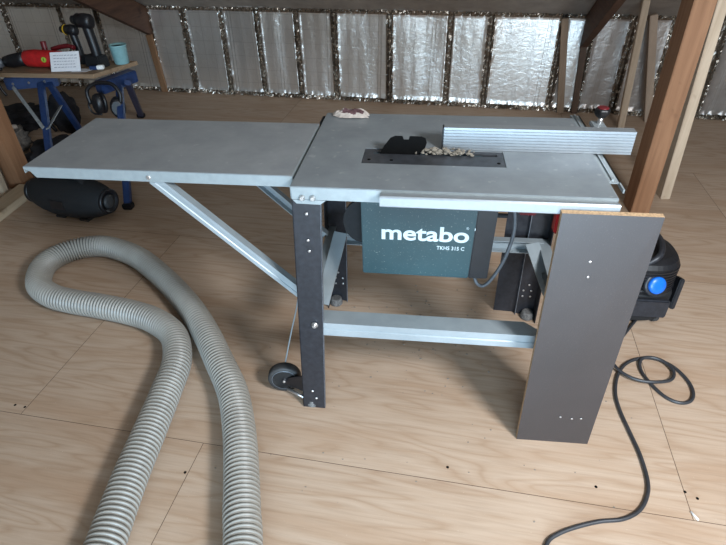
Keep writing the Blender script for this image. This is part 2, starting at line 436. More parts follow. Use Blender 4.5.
stud('timber_brace', (2.00, 2.97, 0), (1.83, 2.97, .745), .052, .04, 'pine_grey', 'dull grey pine brace partly hidden behind the thick orange post', 'brace')
stud('timber_brace', (-2.19, 1.40, 0.0), (-2.165, 1.40, 1.28), .05, .045, 'pine', 'narrow yellowish brace in front of the brown post at the left edge', 'brace')
bm = newbm(); beam(bm, (-2.045, .62, .022), (-2.075, 1.485, .022), .12, .044, (1, 0, 0), .003)
mk('sole_plate', bm, 'pine_y', label='pale timber sole plate lying on the floor left of the black speaker', cat='timber')

# ------------------------------------------------------------------ table saw
S = empty('table_saw', (.40, .28, 0), 'large grey table saw with charcoal steel legs and a folded-out side table leaf', 'table saw')
H = .85; TW, TD = .805, .558
# table plate with a down-turned flange
bm = newbm()
sx0, sx1, sy0, sy1 = .163, .558, .156, .262
for a in ((0, TW, 0, sy0), (0, TW, sy1, TD), (0, sx0, sy0, sy1), (sx1, TW, sy0, sy1)):
    box(bm, a[0], a[1], a[2], a[3], H-.004, H)
mk('tabletop', bm, 'top', S)
bm = newbm()
box(bm, 0, TW, -.003, 0.002, H-.036, H-.001, .0008); box(bm, 0, TW, TD-.002, TD+.003, H-.036, H-.001, .0008)
box(bm, -.003, .002, 0, TD, H-.036, H-.001, .0008); box(bm, TW-.002, TW+.003, 0, TD, H-.036, H-.001, .0008)
mk('table_flange', bm, 'edge', S, label='light grey painted table edge')
# insert
bm = newbm(); box(bm, sx0+.001, sx1-.001, sy0+.001, .228, H-.006, H-.0015); box(bm, sx0+.001, sx1-.001, .243, sy1-.001, H-.006, H-.0015)
box(bm, sx0+.001, .19, .228, .243, H-.006, H-.0015); box(bm, .54, sx1-.001, .228, .243, H-.006, H-.0015)
i_ = mk('table_insert', bm, 'insert', S, label='dark grey blade insert plate')
for x in (.182, .245, .54):
    bm = newbm(); lathe(bm, [(.005, 0), (.005, .0008), (.003, .0012)], (x, .185, H-.0016), seg=12); mk('screw', bm, 'knife', i_)
# riving knife with a notch
bm = newbm()
pk = [(.203, H-.03), (.208, H+.0), (.222, H+.022), (.238, H+.044), (.252, H+.050), (.272, H+.050), (.276, H+.040), (.290, H+.040), (.292, H+.050), (.325, H+.050), (.337, H+.045), (.341, H+.032), (.337, H+.018), (.325, H+.004), (.320, H-.03)]
prism(bm, [(x, .2335, z) for x, z in pk], (0, .003, 0)); mk('riving_knife', bm, 'knife', S, label='black curved riving knife with a notch')
# front rail
bm = newbm()
prof = [(-.003, H-.033), (-.030, H-.033), (-.034, H-.029), (-.034, H-.006), (-.031, H-.002), (-.022, H-.002), (-.022, H-.006), (-.003, H-.006)]
prism(bm, [(.232, y, z) for y, z in prof], (.573, 0, 0), .0008)
mk('front_rail', bm, 'alu', S, label='pale aluminium guide rail on the front edge')
# graduated rail on the right side (bracket that carries the fence)
bm = newbm()
box(bm, TW+.004, TW+.010, .10, .60, H-.030, H-.004); box(bm, TW+.010, TW+.034, .10, .60, H-.010, H-.006)
box(bm, TW+.030, TW+.034, .06, .60, H-.016, H-.006); box(bm, TW+.014, TW+.020, .11, .60, H-.006, H-.002)
mk('fence_rail', bm, 'galv', S)
# legs
def plate(bm, pts, th, nrm, mi=0):
    return prism(bm, pts, V(nrm).normalized()*th, 0, mi)
def leg(name, cx, cy, sx, sy, dbx, dby, rear_fold=False):
    """corner at (cx,cy) at top; plates run inward by .078; bottom corner shifts by dbx,dby"""
    bm = newbm(); zt = H-.012; Wd = .077
    T = V((cx, cy, zt)); B = V((cx+dbx, cy+dby, 0)); t = .003
    plate(bm, [B, B+V((-sx*Wd, 0, 0)), T+V((-sx*Wd, 0, 0)), T], t, (0, -sy, 0))
    plate(bm, [B, B+V((0, -sy*Wd*.8, 0)), T+V((0, -sy*Wd*.8, 0)), T], t, (-sx, 0, 0))
    # small return lip on the inner edge of the wide face
    e = newbm
    plate(bm, [B+V((-sx*Wd, 0, 0)), B+V((-sx*Wd, -sy*.014, 0)), T+V((-sx*Wd, -sy*.014, 0)), T+V((-sx*Wd, 0, 0))], .002, (sx, 0, 0), 1)
    lg = mk('leg', bm, ['leg', 'leg_edge'], S)
    bm = newbm()
    y = lambda z: cy+dby*(1-z/zt)+(sy*.0 if sy < 0 else -sy*.003)
    xx = lambda z: cx+dbx*(1-z/zt)
    off = -.0015 if sy < 0 else -.004
    hs = [(.772, .5), (.69, .52), (.655, .55), (.085, .45), (.05, .62)] if sy < 0 else [(.13, .35), (.10, .35), (.13, .75), (.10, .75), (.16, .5)]
    for z, k in hs:
        bm = newbm(); lathe(bm, [(.0045, 0), (.0045, .0015), (.0025, .003)], (xx(z)-sx*Wd*k, y(z)+off, z), (0, -1, 0), 10)
        mk('rivet', bm, 'bolt', lg)
    # plastic foot
    bm = newbm(); c = B+V((-sx*.030, -sy*.024, 0))
    lathe(bm, [(.0255, 0), (.028, .004), (.028, .012), (.025, .017), (.025, .026), (.019, .032)], c, seg=20)
    mk('foot', bm, 'foot_grey', lg)
    return lg
leg('leg', 0.0, -.001, -1, -1, -.038, -.004)
leg('leg', TW, -.001+.012, 1, -1, .036, .008)
leg('leg', 0.0-.018, TD, -1, 1, -.026, .040)
L4 = leg('leg', TW+.0, TD-.01, 1, 1, .02, .035)
# rear right leg has a second folded face beside it
bm = newbm(); plate(bm, [(.662, TD+.035, 0), (.755, TD+.03, 0), (.738, TD-.012, H-.012), (.645, TD-.012, H-.012)], .003, (0, 1, 0))
mk('leg_panel', bm, 'leg', L4)
# corner bolts on the front left
bm = newbm()
bm.free()
for x in (.028, .056):
    bm = newbm(); lathe(bm, [(.008, 0), (.008, .003), (.005, .006), (.005, .007)], (x, -.004, H-.030), (0, -1, 0), 14); mk('bolt', bm, 'bolt', S)
bm = newbm(); lathe(bm, [(.011, 0), (.011, .002), (.006, .004), (.006, .009)], (.030, -.006, .385), (0, -1, 0), 14); mk('bolt', bm, 'bolt', S)
# scalloped end tab of the flange over the left leg
bm = newbm(); prism(bm, [(.002, -.0045, H-.036), (.012, -.0045, H-.047), (.075, -.0045, H-.048), (.090, -.0045, H-.036)], (0, .002, 0)); mk('flange_tab', bm, 'edge', S)
# stretchers (C profile with a groove)
def stretcher(p0, p1, h, d, inward, miter=0.0, mat='galv', nm='stretcher'):
    p0, p1 = V(p0), V(p1); ax = (p1-p0).normalized(); n = V(inward).normalized(); z = V((0, 0, 1)); bm = newbm()
    pr = [(0, 0), (d, 0), (d, .003), (.003, .003), (.003, h*.42), (.006, h*.46), (.006, h*.54), (.003, h*.58), (.003, h-.003), (d, h-.003), (d, h), (0, h), (0, h*.60), (.003, h*.55), (.003, h*.45), (0, h*.40)]
    a = [bm.verts.new(p0+n*a_+z*b_) for a_, b_ in pr]; b = [bm.verts.new(p1-ax*(miter*a_/d)+n*a_+z*b_) for a_, b_ in pr]
    k = len(a)
    for i in range(k): bm.faces.new((a[i], a[(i+1) % k], b[(i+1) % k], b[i]))
    bm.faces.new(a[::-1]); bm.faces.new(b)
    return mk(nm, bm, mat, S)
stretcher((.040, -.002, .342), (.735, .008, .336), .050, .062, (0, 1, 0), .07)
stretcher((.05, .545, .345), (.79, .545, .345), .050, .03, (0, -1, 0))
stretcher((-.016, .04, .345), (-.020, .55, .345), .060, .028, (1, 0, 0))
stretcher((.813, .04, .34), (.813, .55, .34), .050, .040, (-1, 0, 0))
# slanted side plates
bm = newbm(); beam(bm, (.052, .40, .47), (.010, .20, .30), .048, .006, (1, 0, 0), 0); mk('side_brace', bm, 'galv', S)
bm = newbm(); beam(bm, (.80, .33, .30), (.745, .50, .40), .05, .006, (1, 0, 0), 0); mk('side_brace', bm, 'galv', S)

# blade housing with the logo
hx0, hx1, hy0, hy1, hz0, hz1 = .157, .560, .170, .290, .464, H-.006
bm = newbm()
hexa(bm, [(hx0+.002, hy0, hz0), (.492, hy0, hz0), (.492, hy1, hz0+.0), (hx0+.002, hy1, hz0), (hx0, hy0, hz1), (.502, hy0, hz1), (.502, hy1, hz1), (hx0, hy1, hz1)], .003)
hs = mk('blade_housing', bm, 'green', S, label='petrol green blade housing panel with white lettering')
bm = newbm()
hexa(bm, [(.4925, hy0+.001, hz0), (hx1-.008, hy0+.003, hz0), (hx1-.008, hy1, hz0), (.4925, hy1, hz0), (.5025, hy0+.001, hz1), (hx1, hy0+.003, hz1), (hx1, hy1, hz1), (.5025, hy1, hz1)], .003)
mk('end_cover', bm, 'black', hs)
DG = None
def text(body, name, x, z, width, height, y, mat, parent, off=0.0, sp=1.0, slab=False):
    cu = bpy.data.curves.new(name, 'FONT'); cu.body = body; cu.size = 1; cu.extrude = .01; cu.offset = off; cu.space_character = sp; cu.resolution_u = 6
    o = bpy.data.objects.new(name, cu); COL.objects.link(o); bpy.context.view_layer.update()
    me = bpy.data.meshes.new_from_object(o.evaluated_get(bpy.context.evaluated_depsgraph_get()))
    COL.objects.unlink(o); bpy.data.objects.remove(o)
    bm = newbm(); bm.from_mesh(me); bpy.data.meshes.remove(me)
    xs = [v.co.x for v in bm.verts]; ys = [v.co.y for v in bm.verts]; x0, x1, y0, y1 = min(xs), max(xs), min(ys), max(ys)
    for v in bm.verts:
        X = x+(v.co.x-x0)/(x1-x0)*width; Z = z+(v.co.y-y0)/(y1-y0)*height; Y = y-(.0006 if v.co.z > 0 else -.0008)
        v.co = (X, Y, Z)
    return mk(name, bm, mat, parent)
TXT = {'x': .2195, 'z': .596, 'w': .262, 'h': .052}
text('metabo', 'lettering', TXT['x'], TXT['z'], TXT['w'], TXT['h'], hy0, 'logo', hs, .021, 1.0)
text('TKHS 315 C', 'lettering', .388, .568, .083, .013, hy0, 'logo', hs, .012, 1.05)
text('®', 'trademark_sign', .471, .643, .008, .008, hy0, 'logo', hs)
bm = newbm(); box(bm, .4955, .498, hy0, hy0+.002, .640, .648); mk('marking', bm, 'logo', hs)
# blade tip cover / motor seen left of the housing
bm = newbm()
lathe(bm, [(.040, 0), (.048, .008), (.050, .05), (.045, .10), (.035, .12), (.02, .13)], (.185, .31, .60), (-.35, 1, 0), 28)
mt = mk('motor', bm, 'black_matte', S)
bm = newbm()
for k in range(12):
    a = k*math.pi/6
    beam(bm, (.15+.022*math.cos(a), .300, .60+.022*math.sin(a)), (.15+.058*math.cos(a), .300, .60+.058*math.sin(a)), .004, .006, (0, 1, 0), 0)
mk('fan_grille', bm, 'insert', mt)
# second disc (belt cover) poking out left of the housing
bm = newbm(); prism(bm, [(.158+.066*math.cos(a), .235, .615+.078*math.sin(a)) for a in [math.pi*.5+i*math.pi/16 for i in range(17)]], (0, .012, 0))
mk('blade_guard', bm, 'black_matte', S)
# hanging lead, switch box and connector on the right
bm = newbm(); path = smooth_path([(.600, .25, .80), (.604, .21, .72), (.614, .20, .65), (.612, .20, .59), (.597, .20, .514), (.572, .20, .450), (.548, .20, .418), (.524, .20, .430), (.508, .22, .470)], 8)
tube(bm, path, .0058, 10); ld = mk('power_lead', bm, 'grey_cable', S, label='grey lead looping under the blade housing')
bm = newbm(); lathe(bm, [(.009, 0), (.011, .006), (.011, .018), (.008, .024)], (.604, .205, .725), (0, -.2, 1), 12); mk('cable_gland', bm, 'white', ld)
bm = newbm(); lathe(bm, [(.020, 0), (.024, .02), (.018, .04), (.024, .06), (.014, .09)], (.565, .27, .700), (0, 0, 1), 16); mk('height_spindle', bm, 'black_matte', S)
bm = newbm(); beam(bm, (.53, .26, .645), (.60, .26, .645), .012, .012, (0, 1, 0)); mk('cross_pin', bm, 'black_matte', S)
bm = newbm(); box(bm, .640, .692, .295, .35, .628, .72, .004); mk('switch_box', bm, 'dark_red', S, label='dark red switch box under the table')
bm = newbm(); box(bm, .686, .735, .045, .08, .715, .80, .004); sw = mk('switch_box', bm, 'red', S, label='bright red switch box half hidden by the brown board')
# front wheel
def wheel(c, axis, r=.048, wd=.030):
    bm = newbm(); R = r
    lathe(bm, [(R*.74, -wd/2), (R*.95, -wd/2), (R, -wd/2+.005), (R, wd/2-.005), (R*.95, wd/2), (R*.74, wd/2), (R*.74, -wd/2)], c, axis, 32)
    wh = mk('wheel', bm, 'rubber', S)
    bm = newbm(); lathe(bm, [(R*.68, -wd/2+.002), (R*.76, -wd/2-.001), (R*.76, -wd/2+.004), (R*.68, -wd/2+.006), (R*.68, -wd/2+.002)], c, axis, 32); mk('rim', bm, 'leg_edge', wh)
    bm = newbm(); lathe(bm, [(R*.70, -wd/4), (R*.70, wd/4)], c, axis, 24); 
    ax = V(axis).normalized(); s = ax.orthogonal().normalized(); q = ax.cross(s)
    for k in range(5):
        a = 2*math.pi*k/5; dr = s*math.cos(a)+q*math.sin(a)
        beam(bm, V(c)-ax*.010, V(c)-ax*.010+dr*R*.7, .008, .010, ax, 0)
    mk('spokes', bm, 'black', wh)
    bm = newbm(); lathe(bm, [(.009, -wd/2-.006), (.009, wd/2+.004)], c, axis, 16); mk('hub', bm, 'black', wh)
    bm = newbm(); lathe(bm, [(.0045, -wd/2-.009), (.0045, -wd/2)], c, axis, 10); mk('axle_bolt', bm, 'bolt', wh)
    return wh
wax = (-.16, 1, .0)
wh = wheel((-.118, .072, .059), wax, .058, .034)
bm = newbm(); hexa(bm, [(-.125, .060, .036), (-.028, .030, .030), (-.028, .034, .030), (-.125, .064, .036), (-.120, .060, .062), (-.020, .030, .120), (-.020, .034, .120), (-.120, .064, .062)], .001)
mk('wheel_bracket', bm, 'black', S)
bm = newbm(); tube(bm, [(-.105, .048, .022), (-.035, .020, .016)], .006, 10); mk('axle_rod', bm, 'bolt', S)
bm = newbm(); tube(bm, smooth_path([(-.118, .09, .098), (-.085, .11, .24), (-.055, .12, .36), (-.030, .12, .50)], 5), .0025, 8); mk('pull_rod', bm, 'galv', S)
# side leaf
ex0, ex1, ey0, ey1, eh = -.785, -.012, .060, .452, .850
bm = newbm()
prism(bm, [(ex0, ey0, eh), (ex1, ey0, eh), (ex1, ey1, eh), (ex0, ey1, eh)], (0, 0, -.003))
lf = mk('side_leaf', bm, 'ext_top', S, label='flat grey steel extension leaf on the left')
bm = newbm()
prism(bm, [(ex0, ey0-.002, eh-.001), (ex1, ey0-.002, eh-.001), (ex1, ey0-.002, eh-.032), (ex0+.030, ey0-.002, eh-.032), (ex0+.018, ey0-.002, eh-.014), (ex0, ey0-.002, eh-.008)], (0, .003, 0))
prism(bm, [(ex0, ey1, eh-.001), (ex1, ey1, eh-.001), (ex1, ey1, eh-.032), (ex0+.030, ey1, eh-.032), (ex0, ey1, eh-.008)], (0, .003, 0))
box(bm, ex0-.002, ex0+.001, ey0, ey1, eh-.020, eh-.001); box(bm, ex1-.001, ex1+.002, ey0, ey1, eh-.032, eh-.001)
mk('leaf_flange', bm, 'edge', lf, label='pale painted edge of the leaf')
def strut(y, inward):
    p0 = V((-.412, y, .822)); p1 = V((-.012, y, .432)); ax = (p1-p0).normalized(); up = V((0, 1, 0)).cross(ax); up = up if up.z > 0 else -up
    n = V((0, inward, 0)); bm = newbm(); h, d, t = .034, .026, .003
    pr = [(0, -h/2), (d, -h/2), (d, -h/2+t), (t, -h/2+t), (t, -.004), (t+.003, -.003), (t+.003, .003), (t, .004), (t, h/2-t), (d, h/2-t), (d, h/2), (0, h/2), (0, .006), (.0025, .004), (.0025, -.004), (0, -.006)]
    a = [bm.verts.new(p0+n*a_+up*b_) for a_, b_ in pr]; b = [bm.verts.new(p1+n*a_+up*b_) for a_, b_ in pr]; k = len(a)
    for i in range(k): bm.faces.new((a[i], a[(i+1) % k], b[(i+1) % k], b[i]))
    bm.faces.new(a[::-1]); bm.faces.new(b)
    st = mk('strut', bm, 'galv', S)
    bm = newbm(); lathe(bm, [(.008, 0), (.008, .003), (.005, .006)], p0+V((-.006, -.004 if inward > 0 else -.004, .008)), (0, -1, 0), 14); mk('bolt', bm, 'bolt', st)
strut(.066, 1); strut(.446, -1)

# ------------------------------------------------------------------ rip fence on the table
Fn = empty('rip_fence', (.64, .28, H), 'ribbed aluminium rip fence lying across the right rear of the saw table', 'fence')
bm = newbm(); fy = .266; fh = .066; pr = [(0, .001)]
for k in range(7):
    z = .006+k*.0085; pr += [(0, z), (.0026, z+.0008), (.0026, z+.0026), (0, z+.0034)]
pr += [(0, fh), (.032, fh), (.032, fh-.003), (.004, fh-.003), (.004, .004), (.032, .004), (.032, .001)]
a = [bm.verts.new((.388, fy+y_, H+z_)) for y_, z_ in pr]; b = [bm.verts.new((.907, fy+y_, H+z_)) for y_, z_ in pr]
for i in range(len(a)): bm.faces.new((a[i], a[(i+1) % len(a)], b[(i+1) % len(a)], b[i]))
bm.faces.new(a[::-1]); bm.faces.new(b)
mk('fence_profile', bm, 'alu', Fn)
bm = newbm(); box(bm, .384, .389, fy+.001, fy+.030, H+.002, H+fh-.002, .001); mk('end_cap', bm, 'black', Fn)
bm = newbm(); box(bm, .845, .885, fy+.034, .50, H+.001, H+.014, .002); mk('fence_carrier', bm, 'galv', Fn)
bm = newbm(); box(bm, .62, .66, fy+.034, fy+.06, H+.001, H+.04, .002); mk('clamp_block', bm, 'galv', Fn)
bm = newbm(); lathe(bm, [(.008, 0), (.008, .036)], (.869, .475, H+.002), seg=14); mk('knob_stem', bm, 'bolt', Fn)
bm = newbm(); pts = []
loops = []
for r, h in ((.012, 0), (.017, .005), (.022, .012), (.022, .023), (.019, .028)):
    loops.append([V((.869+r*(1+.06*math.cos(6*a))*math.cos(a), .475+r*(1+.06*math.cos(6*a))*math.sin(a), H+.034+h)) for a in [2*math.pi*k/36 for k in range(36)]])
rings(bm, loops); kb = mk('knob', bm, 'black', Fn)
bm = newbm(); lathe(bm, [(.018, 0), (.016, .003)], (.869, .475, H+.062), seg=24); mk('knob_cap', bm, 'dark_red', kb, label='dark red knob cap')

# sawdust along the slot
bm = newbm()
for k in range(130):
    x = random.triangular(.31, .49, .39); y = .236+random.uniform(-.012, .022); 
    if x > .385: y = min(y, .256)
    s = random.uniform(.0015, .0052)*(1.5 if random.random() < .15 else 1)
    hgt = max(0, .018*(1-abs(x-.39)/.10))*random.random()
    blob(bm, (x, y, H+s*.3+hgt*.6), (s*1.3, s, s*.8), 1, .35, 3, k, flat=True)
mk('sawdust', bm, 'dust', label='pale sawdust crumbs piled along the blade slot by the fence', cat='sawdust', kind='stuff')
# crumpled rag on the rear left corner
bm = newbm(); n = 30; g = []
for i in range(n+1):
    r_ = []
    for j in range(n+1):
        a, b = i/n*2-1, j/n*2-1; k = 1-.25*noise.noise(V((a*2, b*2, 3)))
        h = .016*max(0, 1-(a*a+b*b)*.62)+.014*abs(noise.noise(V((a*2.6, b*2.6, 1))))+.006*abs(noise.noise(V((a*7, b*7, 6))))
        q = 1-.28*(a*a*b*b)
        r_.append(bm.verts.new((.085+a*.062*k*q, .532+b*.030*k*q, H+.0015+h*(1-.8*max(abs(a), abs(b))**6))))
    g.append(r_)
for i in range(n):
    for j in range(n):
        f = bm.faces.new((g[i][j], g[i+1][j], g[i+1][j+1], g[i][j+1])); a, b = (i+.5)/n*2-1, (j+.5)/n*2-1
        f.smooth = True; f.material_index = 1 if ((a-.05)/.62)**2+((b+.15)/.55)**2+.8*noise.noise(V((a*3, b*3, 0))) < 1 else 0
mk('rag', bm, ['rag', 'rag_red'], label='crumpled white and maroon rag on the far left corner of the saw table', cat='rag')

# ------------------------------------------------------------------ leaning board
bm = newbm()
bz0, bz1, bw = 0.0, .832, .224
p = [(.684, -.066, 0), (.684+bw, -.062, 0), (.684+bw, -.046, .001), (.684, -.050, .001)]
q = [(.669, -.052, bz1), (.669+bw+.008, -.052, bz1), (.669+bw+.008, -.036, bz1+.001), (.669, -.036, bz1+.001)]
vs = [bm.verts.new(v) for v in p+q]
for idx, mi in (((3, 2, 1, 0), 1), ((4, 5, 6, 7), 1), ((0, 1, 5, 4), 0), ((1, 2, 6, 5), 1), ((2, 3, 7, 6), 0), ((3, 0, 4, 7), 1)):
    f = bm.faces.new([vs[i] for i in idx]); f.material_index = mi
bo = mk('board', bm, ['film', 'chip'], label='dark brown film-faced board leaning upright against the front right of the saw', cat='board')
for x_, z_ in ((.762, .699), (.767, .653), (.835, .118), (.862, .122), (.80, .122)):
    yb = -.066+(z_/.832)*.014
    bm = newbm(); lathe(bm, [(.0035, 0), (.0035, .0008), (.002, .0012)], (x_, yb+.0002, z_), (0, -1, 0), 10); mk('screw_head', bm, 'bolt', bo)

# ------------------------------------------------------------------ corrugated hose
HP = [(-.45, -1.05), (-.447, -.80), (-.452, -.60), (-.470, -.468), (-.486, -.35), (-.500, -.20), (-.518, -.03), (-.540, .115), (-.609, .245), (-.725, .325), (-.85, .365), (-1.00, .392), (-1.12, .408), (-1.25, .440), (-1.360, .515), (-1.425, .660), (-1.385, .770), (-1.295, .830), (-1.18, .832), (-1.00, .755), (-.80, .600), (-.62, .430), (-.495, .284), (-.390, .140), (-.282, -.016), (-.212, -.165), (-.160, -.307), (-.120, -.43), (-.082, -.55), (-.06, -.75), (-.05, -1.0)]
HR = .0535
raw = smooth_path([(x, y, HR+.001) for x, y in HP], 30)
seglen = [0]
for a, b in zip(raw, raw[1:]): seglen.append(seglen[-1]+(b-a).length)
PIT = .0150
tg = [(raw[min(i+14, len(raw)-1)]-raw[max(i-14, 0)]).normalized() for i in range(len(raw))]
prof = [(0, .86), (.32, .86), (.42, .985), (.62, 1.0), (.86, .985)]
loops = []; s = 0; i = 0; tot = seglen[-1]
while s < tot-PIT:
    for fr, rr in prof:
        t = s+fr*PIT
        while seglen[i+1] < t and i < len(seglen)-2: i += 1
        f = (t-seglen[i])/(seglen[i+1]-seglen[i]); c_ = raw[i].lerp(raw[i+1], f); t_ = tg[i].lerp(tg[i+1], f).normalized()
        sd = V((-t_.y, t_.x, 0)).normalized(); R_ = HR*rr
        loops.append([c_+R_*(math.cos(2*math.pi*k/32)*sd+math.sin(2*math.pi*k/32)*V((0, 0, 1))) for k in range(32)])
    s += PIT
bm = newbm(); rings(bm, loops, smooth=True)
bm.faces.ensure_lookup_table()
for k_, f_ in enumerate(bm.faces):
    if k_ < (len(loops)-1)*32 and (k_//32) % 5 == 0: f_.material_index = 1  # groove faces get the painted shade
mk('dust_hose', bm, ['hose', 'hose_groove_shade'], label='thick grey corrugated dust hose looped on the floor', cat='hose')

# ------------------------------------------------------------------ power cable on the floor
CP = [(.70, -.55), (.712, -.46), (.728, -.405), (.766, -.375), (.82, -.350), (.885, -.328), (.950, -.314), (1.000, -.285), (1.035, -.240), (1.055, -.185), (1.060, -.093), (1.052, .0), (1.045, .085), (1.050, .160), (1.078, .245), (1.125, .312), (1.186, .348), (1.245, .350), (1.295, .315), (1.322, .250), (1.320, .190), (1.295, .150), (1.255, .140), (1.215, .165), (1.185, .225), (1.172, .285), (1.185, .335), (1.225, .352), (1.265, .335), (1.285, .290), (1.265, .245), (1.215, .222), (1.150, .222), (1.10, .25), (1.075, .30), (1.09, .36), (1.13, .43), (1.18, .50), (1.24, .58)]
cz = [.0065]*len(CP)
for k in range(26, 31): cz[k] = .012
for k in range(13, 16): cz[k] = .0065
for k in (31, 32, 33, 34): cz[k] = .017
cz[35] = .010
bm = newbm(); tube(bm, smooth_path([(x, y, z) for (x, y), z in zip(CP, cz)], 10), .006, 10)
mk('power_cable', bm, 'cable', label='black power cable snaking and looping across the right of the floor', cat='cable')

# ------------------------------------------------------------------ shop vacuum
VC = empty('shop_vacuum', (1.26, .70, 0), 'black workshop vacuum with a bright blue cap half hidden behind the brown board', 'vacuum')
bm = newbm()
def rbox_loops(cx, cy, w, d, zs, n=32, p=4.0):
    out = []
    for z, sc in zs:
        lp = []
        for k in range(n):
            a = 2*math.pi*k/n; ca, sa = math.cos(a), math.sin(a)
            r = (abs(ca)**p+abs(sa)**p)**(-1/p); lp.append(V((cx+ca*r*w/2*sc, cy+sa*r*d/2*sc, z)))
        out.append(lp)
    return out
vx, vy = 1.215, .68
rings(bm, rbox_loops(vx, vy, .29, .28, [(.02, .88), (.03, .96), (.06, 1), (.14, 1), (.15, .96), (.16, .96)], 40, 2.6)); tk = mk('tank', bm, 'black_matte', VC)
bm = newbm(); zs = [(.161, 1), (.175, 1.02)]
for k in range(7): zs += [(.180+k*.013, 1.0), (.185+k*.013, 1.0), (.186+k*.013, .965), (.191+k*.013, .965)]
zs += [(.272, .97), (.290, .90), (.300, .72), (.302, .4)]
rings(bm, rbox_loops(vx, vy, .275, .27, zs, 40, 2.6), smooth=False); hd = mk('motor_head', bm, 'black', VC)
bm = newbm(); tube(bm, smooth_path([(vx-.02, vy-.11, .285), (vx+.03, vy-.09, .318), (vx+.06, vy, .325), (vx+.05, vy+.09, .318), (vx+.0, vy+.12, .285)], 6), .012, 10); mk('handle', bm, 'leg', VC)
cdir = V((.22, -.90, .35)).normalized(); cpos = V((1.245, .545, .212))
bm = newbm(); lathe(bm, [(.026, -.02), (.034, 0), (.035, .012), (.031, .018), (.014, .020)], cpos, cdir, 26); mk('filter_cap', bm, 'blue_cap', VC, label='bright blue round cap')
bm = newbm(); lathe(bm, [(.034, -.02), (.046, -.012), (.046, .002), (.037, .004)], cpos, cdir, 26); mk('cap_collar', bm, 'leg', VC)
bm = newbm(); box(bm, vx-.04, vx+.10, vy-.158, vy-.135, .065, .150, .006); mk('latch', bm, 'leg', VC)
bm = newbm(); beam(bm, (vx+.13, vy-.10, .08), (vx+.15, vy-.06, .20), .05, .02, (0, 1, 0), .004); mk('side_clip', bm, 'black', VC)
for dx, dy in ((-.09, -.09), (.09, -.09), (-.09, .09), (.09, .09)):
    bm = newbm(); lathe(bm, [(.021, -.012), (.023, -.008), (.023, .008), (.021, .012)], (vx+dx, vy+dy, .023), (1, .2, 0), 18); mk('caster', bm, 'rubber', VC)

# ------------------------------------------------------------------ portable speaker under the leaf
SP = empty('portable_speaker', (-1.60, 1.215, 0), 'black oval portable speaker lying on the floor under the side leaf', 'speaker')
bm = newbm(); sc_ = V((-1.60, 1.215, .125)); ax = V((.93, -.17, 0)).normalized(); L_ = .245
pf = []
for k in range(25):
    t = -1+2*k/24; r = .120*math.sqrt(max(0, 1-(abs(t)*.84)**2.1)); pf.append((r, t*L_))
ring0 = []
q = V((-ax.y, ax.x, 0))
for r, h in pf: ring0.append([sc_+ax*h+q*(r*.92*math.cos(2*math.pi*i/36))+V((0, 0, r*1.02*math.sin(2*math.pi*i/36))) for i in range(36)])
rings(bm, ring0); bd = mk('body', bm, 'black_matte', SP)
for sgn in (1, -1):
    bm = newbm(); e = sc_+ax*(sgn*L_); r0 = pf[0][0]
    lathe(bm, [(r0*.98, -.008), (r0*1.05, 0), (r0*1.02, .012), (r0*.86, .014), (r0*.80, .004), (r0*.3, .002)], e, ax*sgn, 32); eb = mk('end_ring', bm, 'black', SP)
    bm = newbm(); lathe(bm, [(r0*.60, .002), (r0*.55, .012), (r0*.3, .016), (.005, .017)], e, ax*sgn, 28); mk('woofer', bm, 'rubber', eb)
bm = newbm(); hp = [sc_+ax*h+V((0, 0, z)) for h, z in ((-.16, .088), (-.13, .118), (-.07, .142), (.04, .144), (.11, .122), (.15, .088))]
hp = smooth_path(hp, 6); n_ = len(hp); L2 = []
for k, p_ in enumerate(hp):
    t_ = (hp[min(k+1, n_-1)]-hp[max(k-1, 0)]).normalized(); u_ = q.cross(t_); u_ = u_ if u_.z > 0 else -u_
    L2.append([p_+q*a+u_*b for a, b in ((-.030, -.005), (.030, -.005), (.034, 0), (.030, .006), (-.030, .006), (-.034, 0))])
rings(bm, L2); mk('handle', bm, 'black', SP)
bm = newbm()
fr = sc_-q*.1105
vq = [fr+ax*a+V((0, 0, b)) for a, b in ((-.045, -.030), (.045, -.030), (.045, .025), (-.045, .025))]
prism(bm, vq, q*.02, .002); mk('badge', bm, 'black', SP)
for s_ in (-1, 1):
    bm = newbm(); beam(bm, sc_+ax*(.08*s_)+V((0, 0, -.118))-q*.05, sc_+ax*(.08*s_)+V((0, 0, -.118))+q*.05, .06, .014, ax); mk('foot', bm, 'rubber', SP)

# ------------------------------------------------------------------ sawhorses and plank
BZ = .58
def sawhorse(label, hp0, hp1, fr_top, fr_foot, bk_top, bk_foot, br):
    r = empty('sawhorse', (*(((V(hp0)+V(hp1))/2).xy), 0), label, 'sawhorse', 'folding blue sawhorses under the plank')
    bm = newbm(); beam(bm, hp0, hp1, .075, .075, (1, .2, 0), .006)
    hd = mk('head_beam', bm, 'blue', r)
    bm = newbm()
    a, b = V(hp0), V(hp1)
    bm.free()
    for t in (.2, .5, .8):
        bm = newbm(); lathe(bm, [(.008, 0), (.008, .003)], a.lerp(b, t)+V((.0, -.040, 0)), (0, -1, 0), 10); mk('rivet', bm, 'bolt', hd)
    for tp, ft in ((fr_top, fr_foot), (bk_top, bk_foot)):
        bm = newbm(); beam(bm, tp, V(ft)+V((0, 0, .02)), .040, .032, (1, 0, 0), .004); lg = mk('leg', bm, 'blue', r)
        bm = newbm(); box(bm, ft[0]-.028, ft[0]+.028, ft[1]-.024, ft[1]+.024, 0, .035, .006); mk('foot', bm, 'black', lg)
    for p0, p1 in br:
        bm = newbm(); beam(bm, p0, p1, .022, .006, (1, 0, .3), .001); mk('brace', bm, 'grey_brace', r)
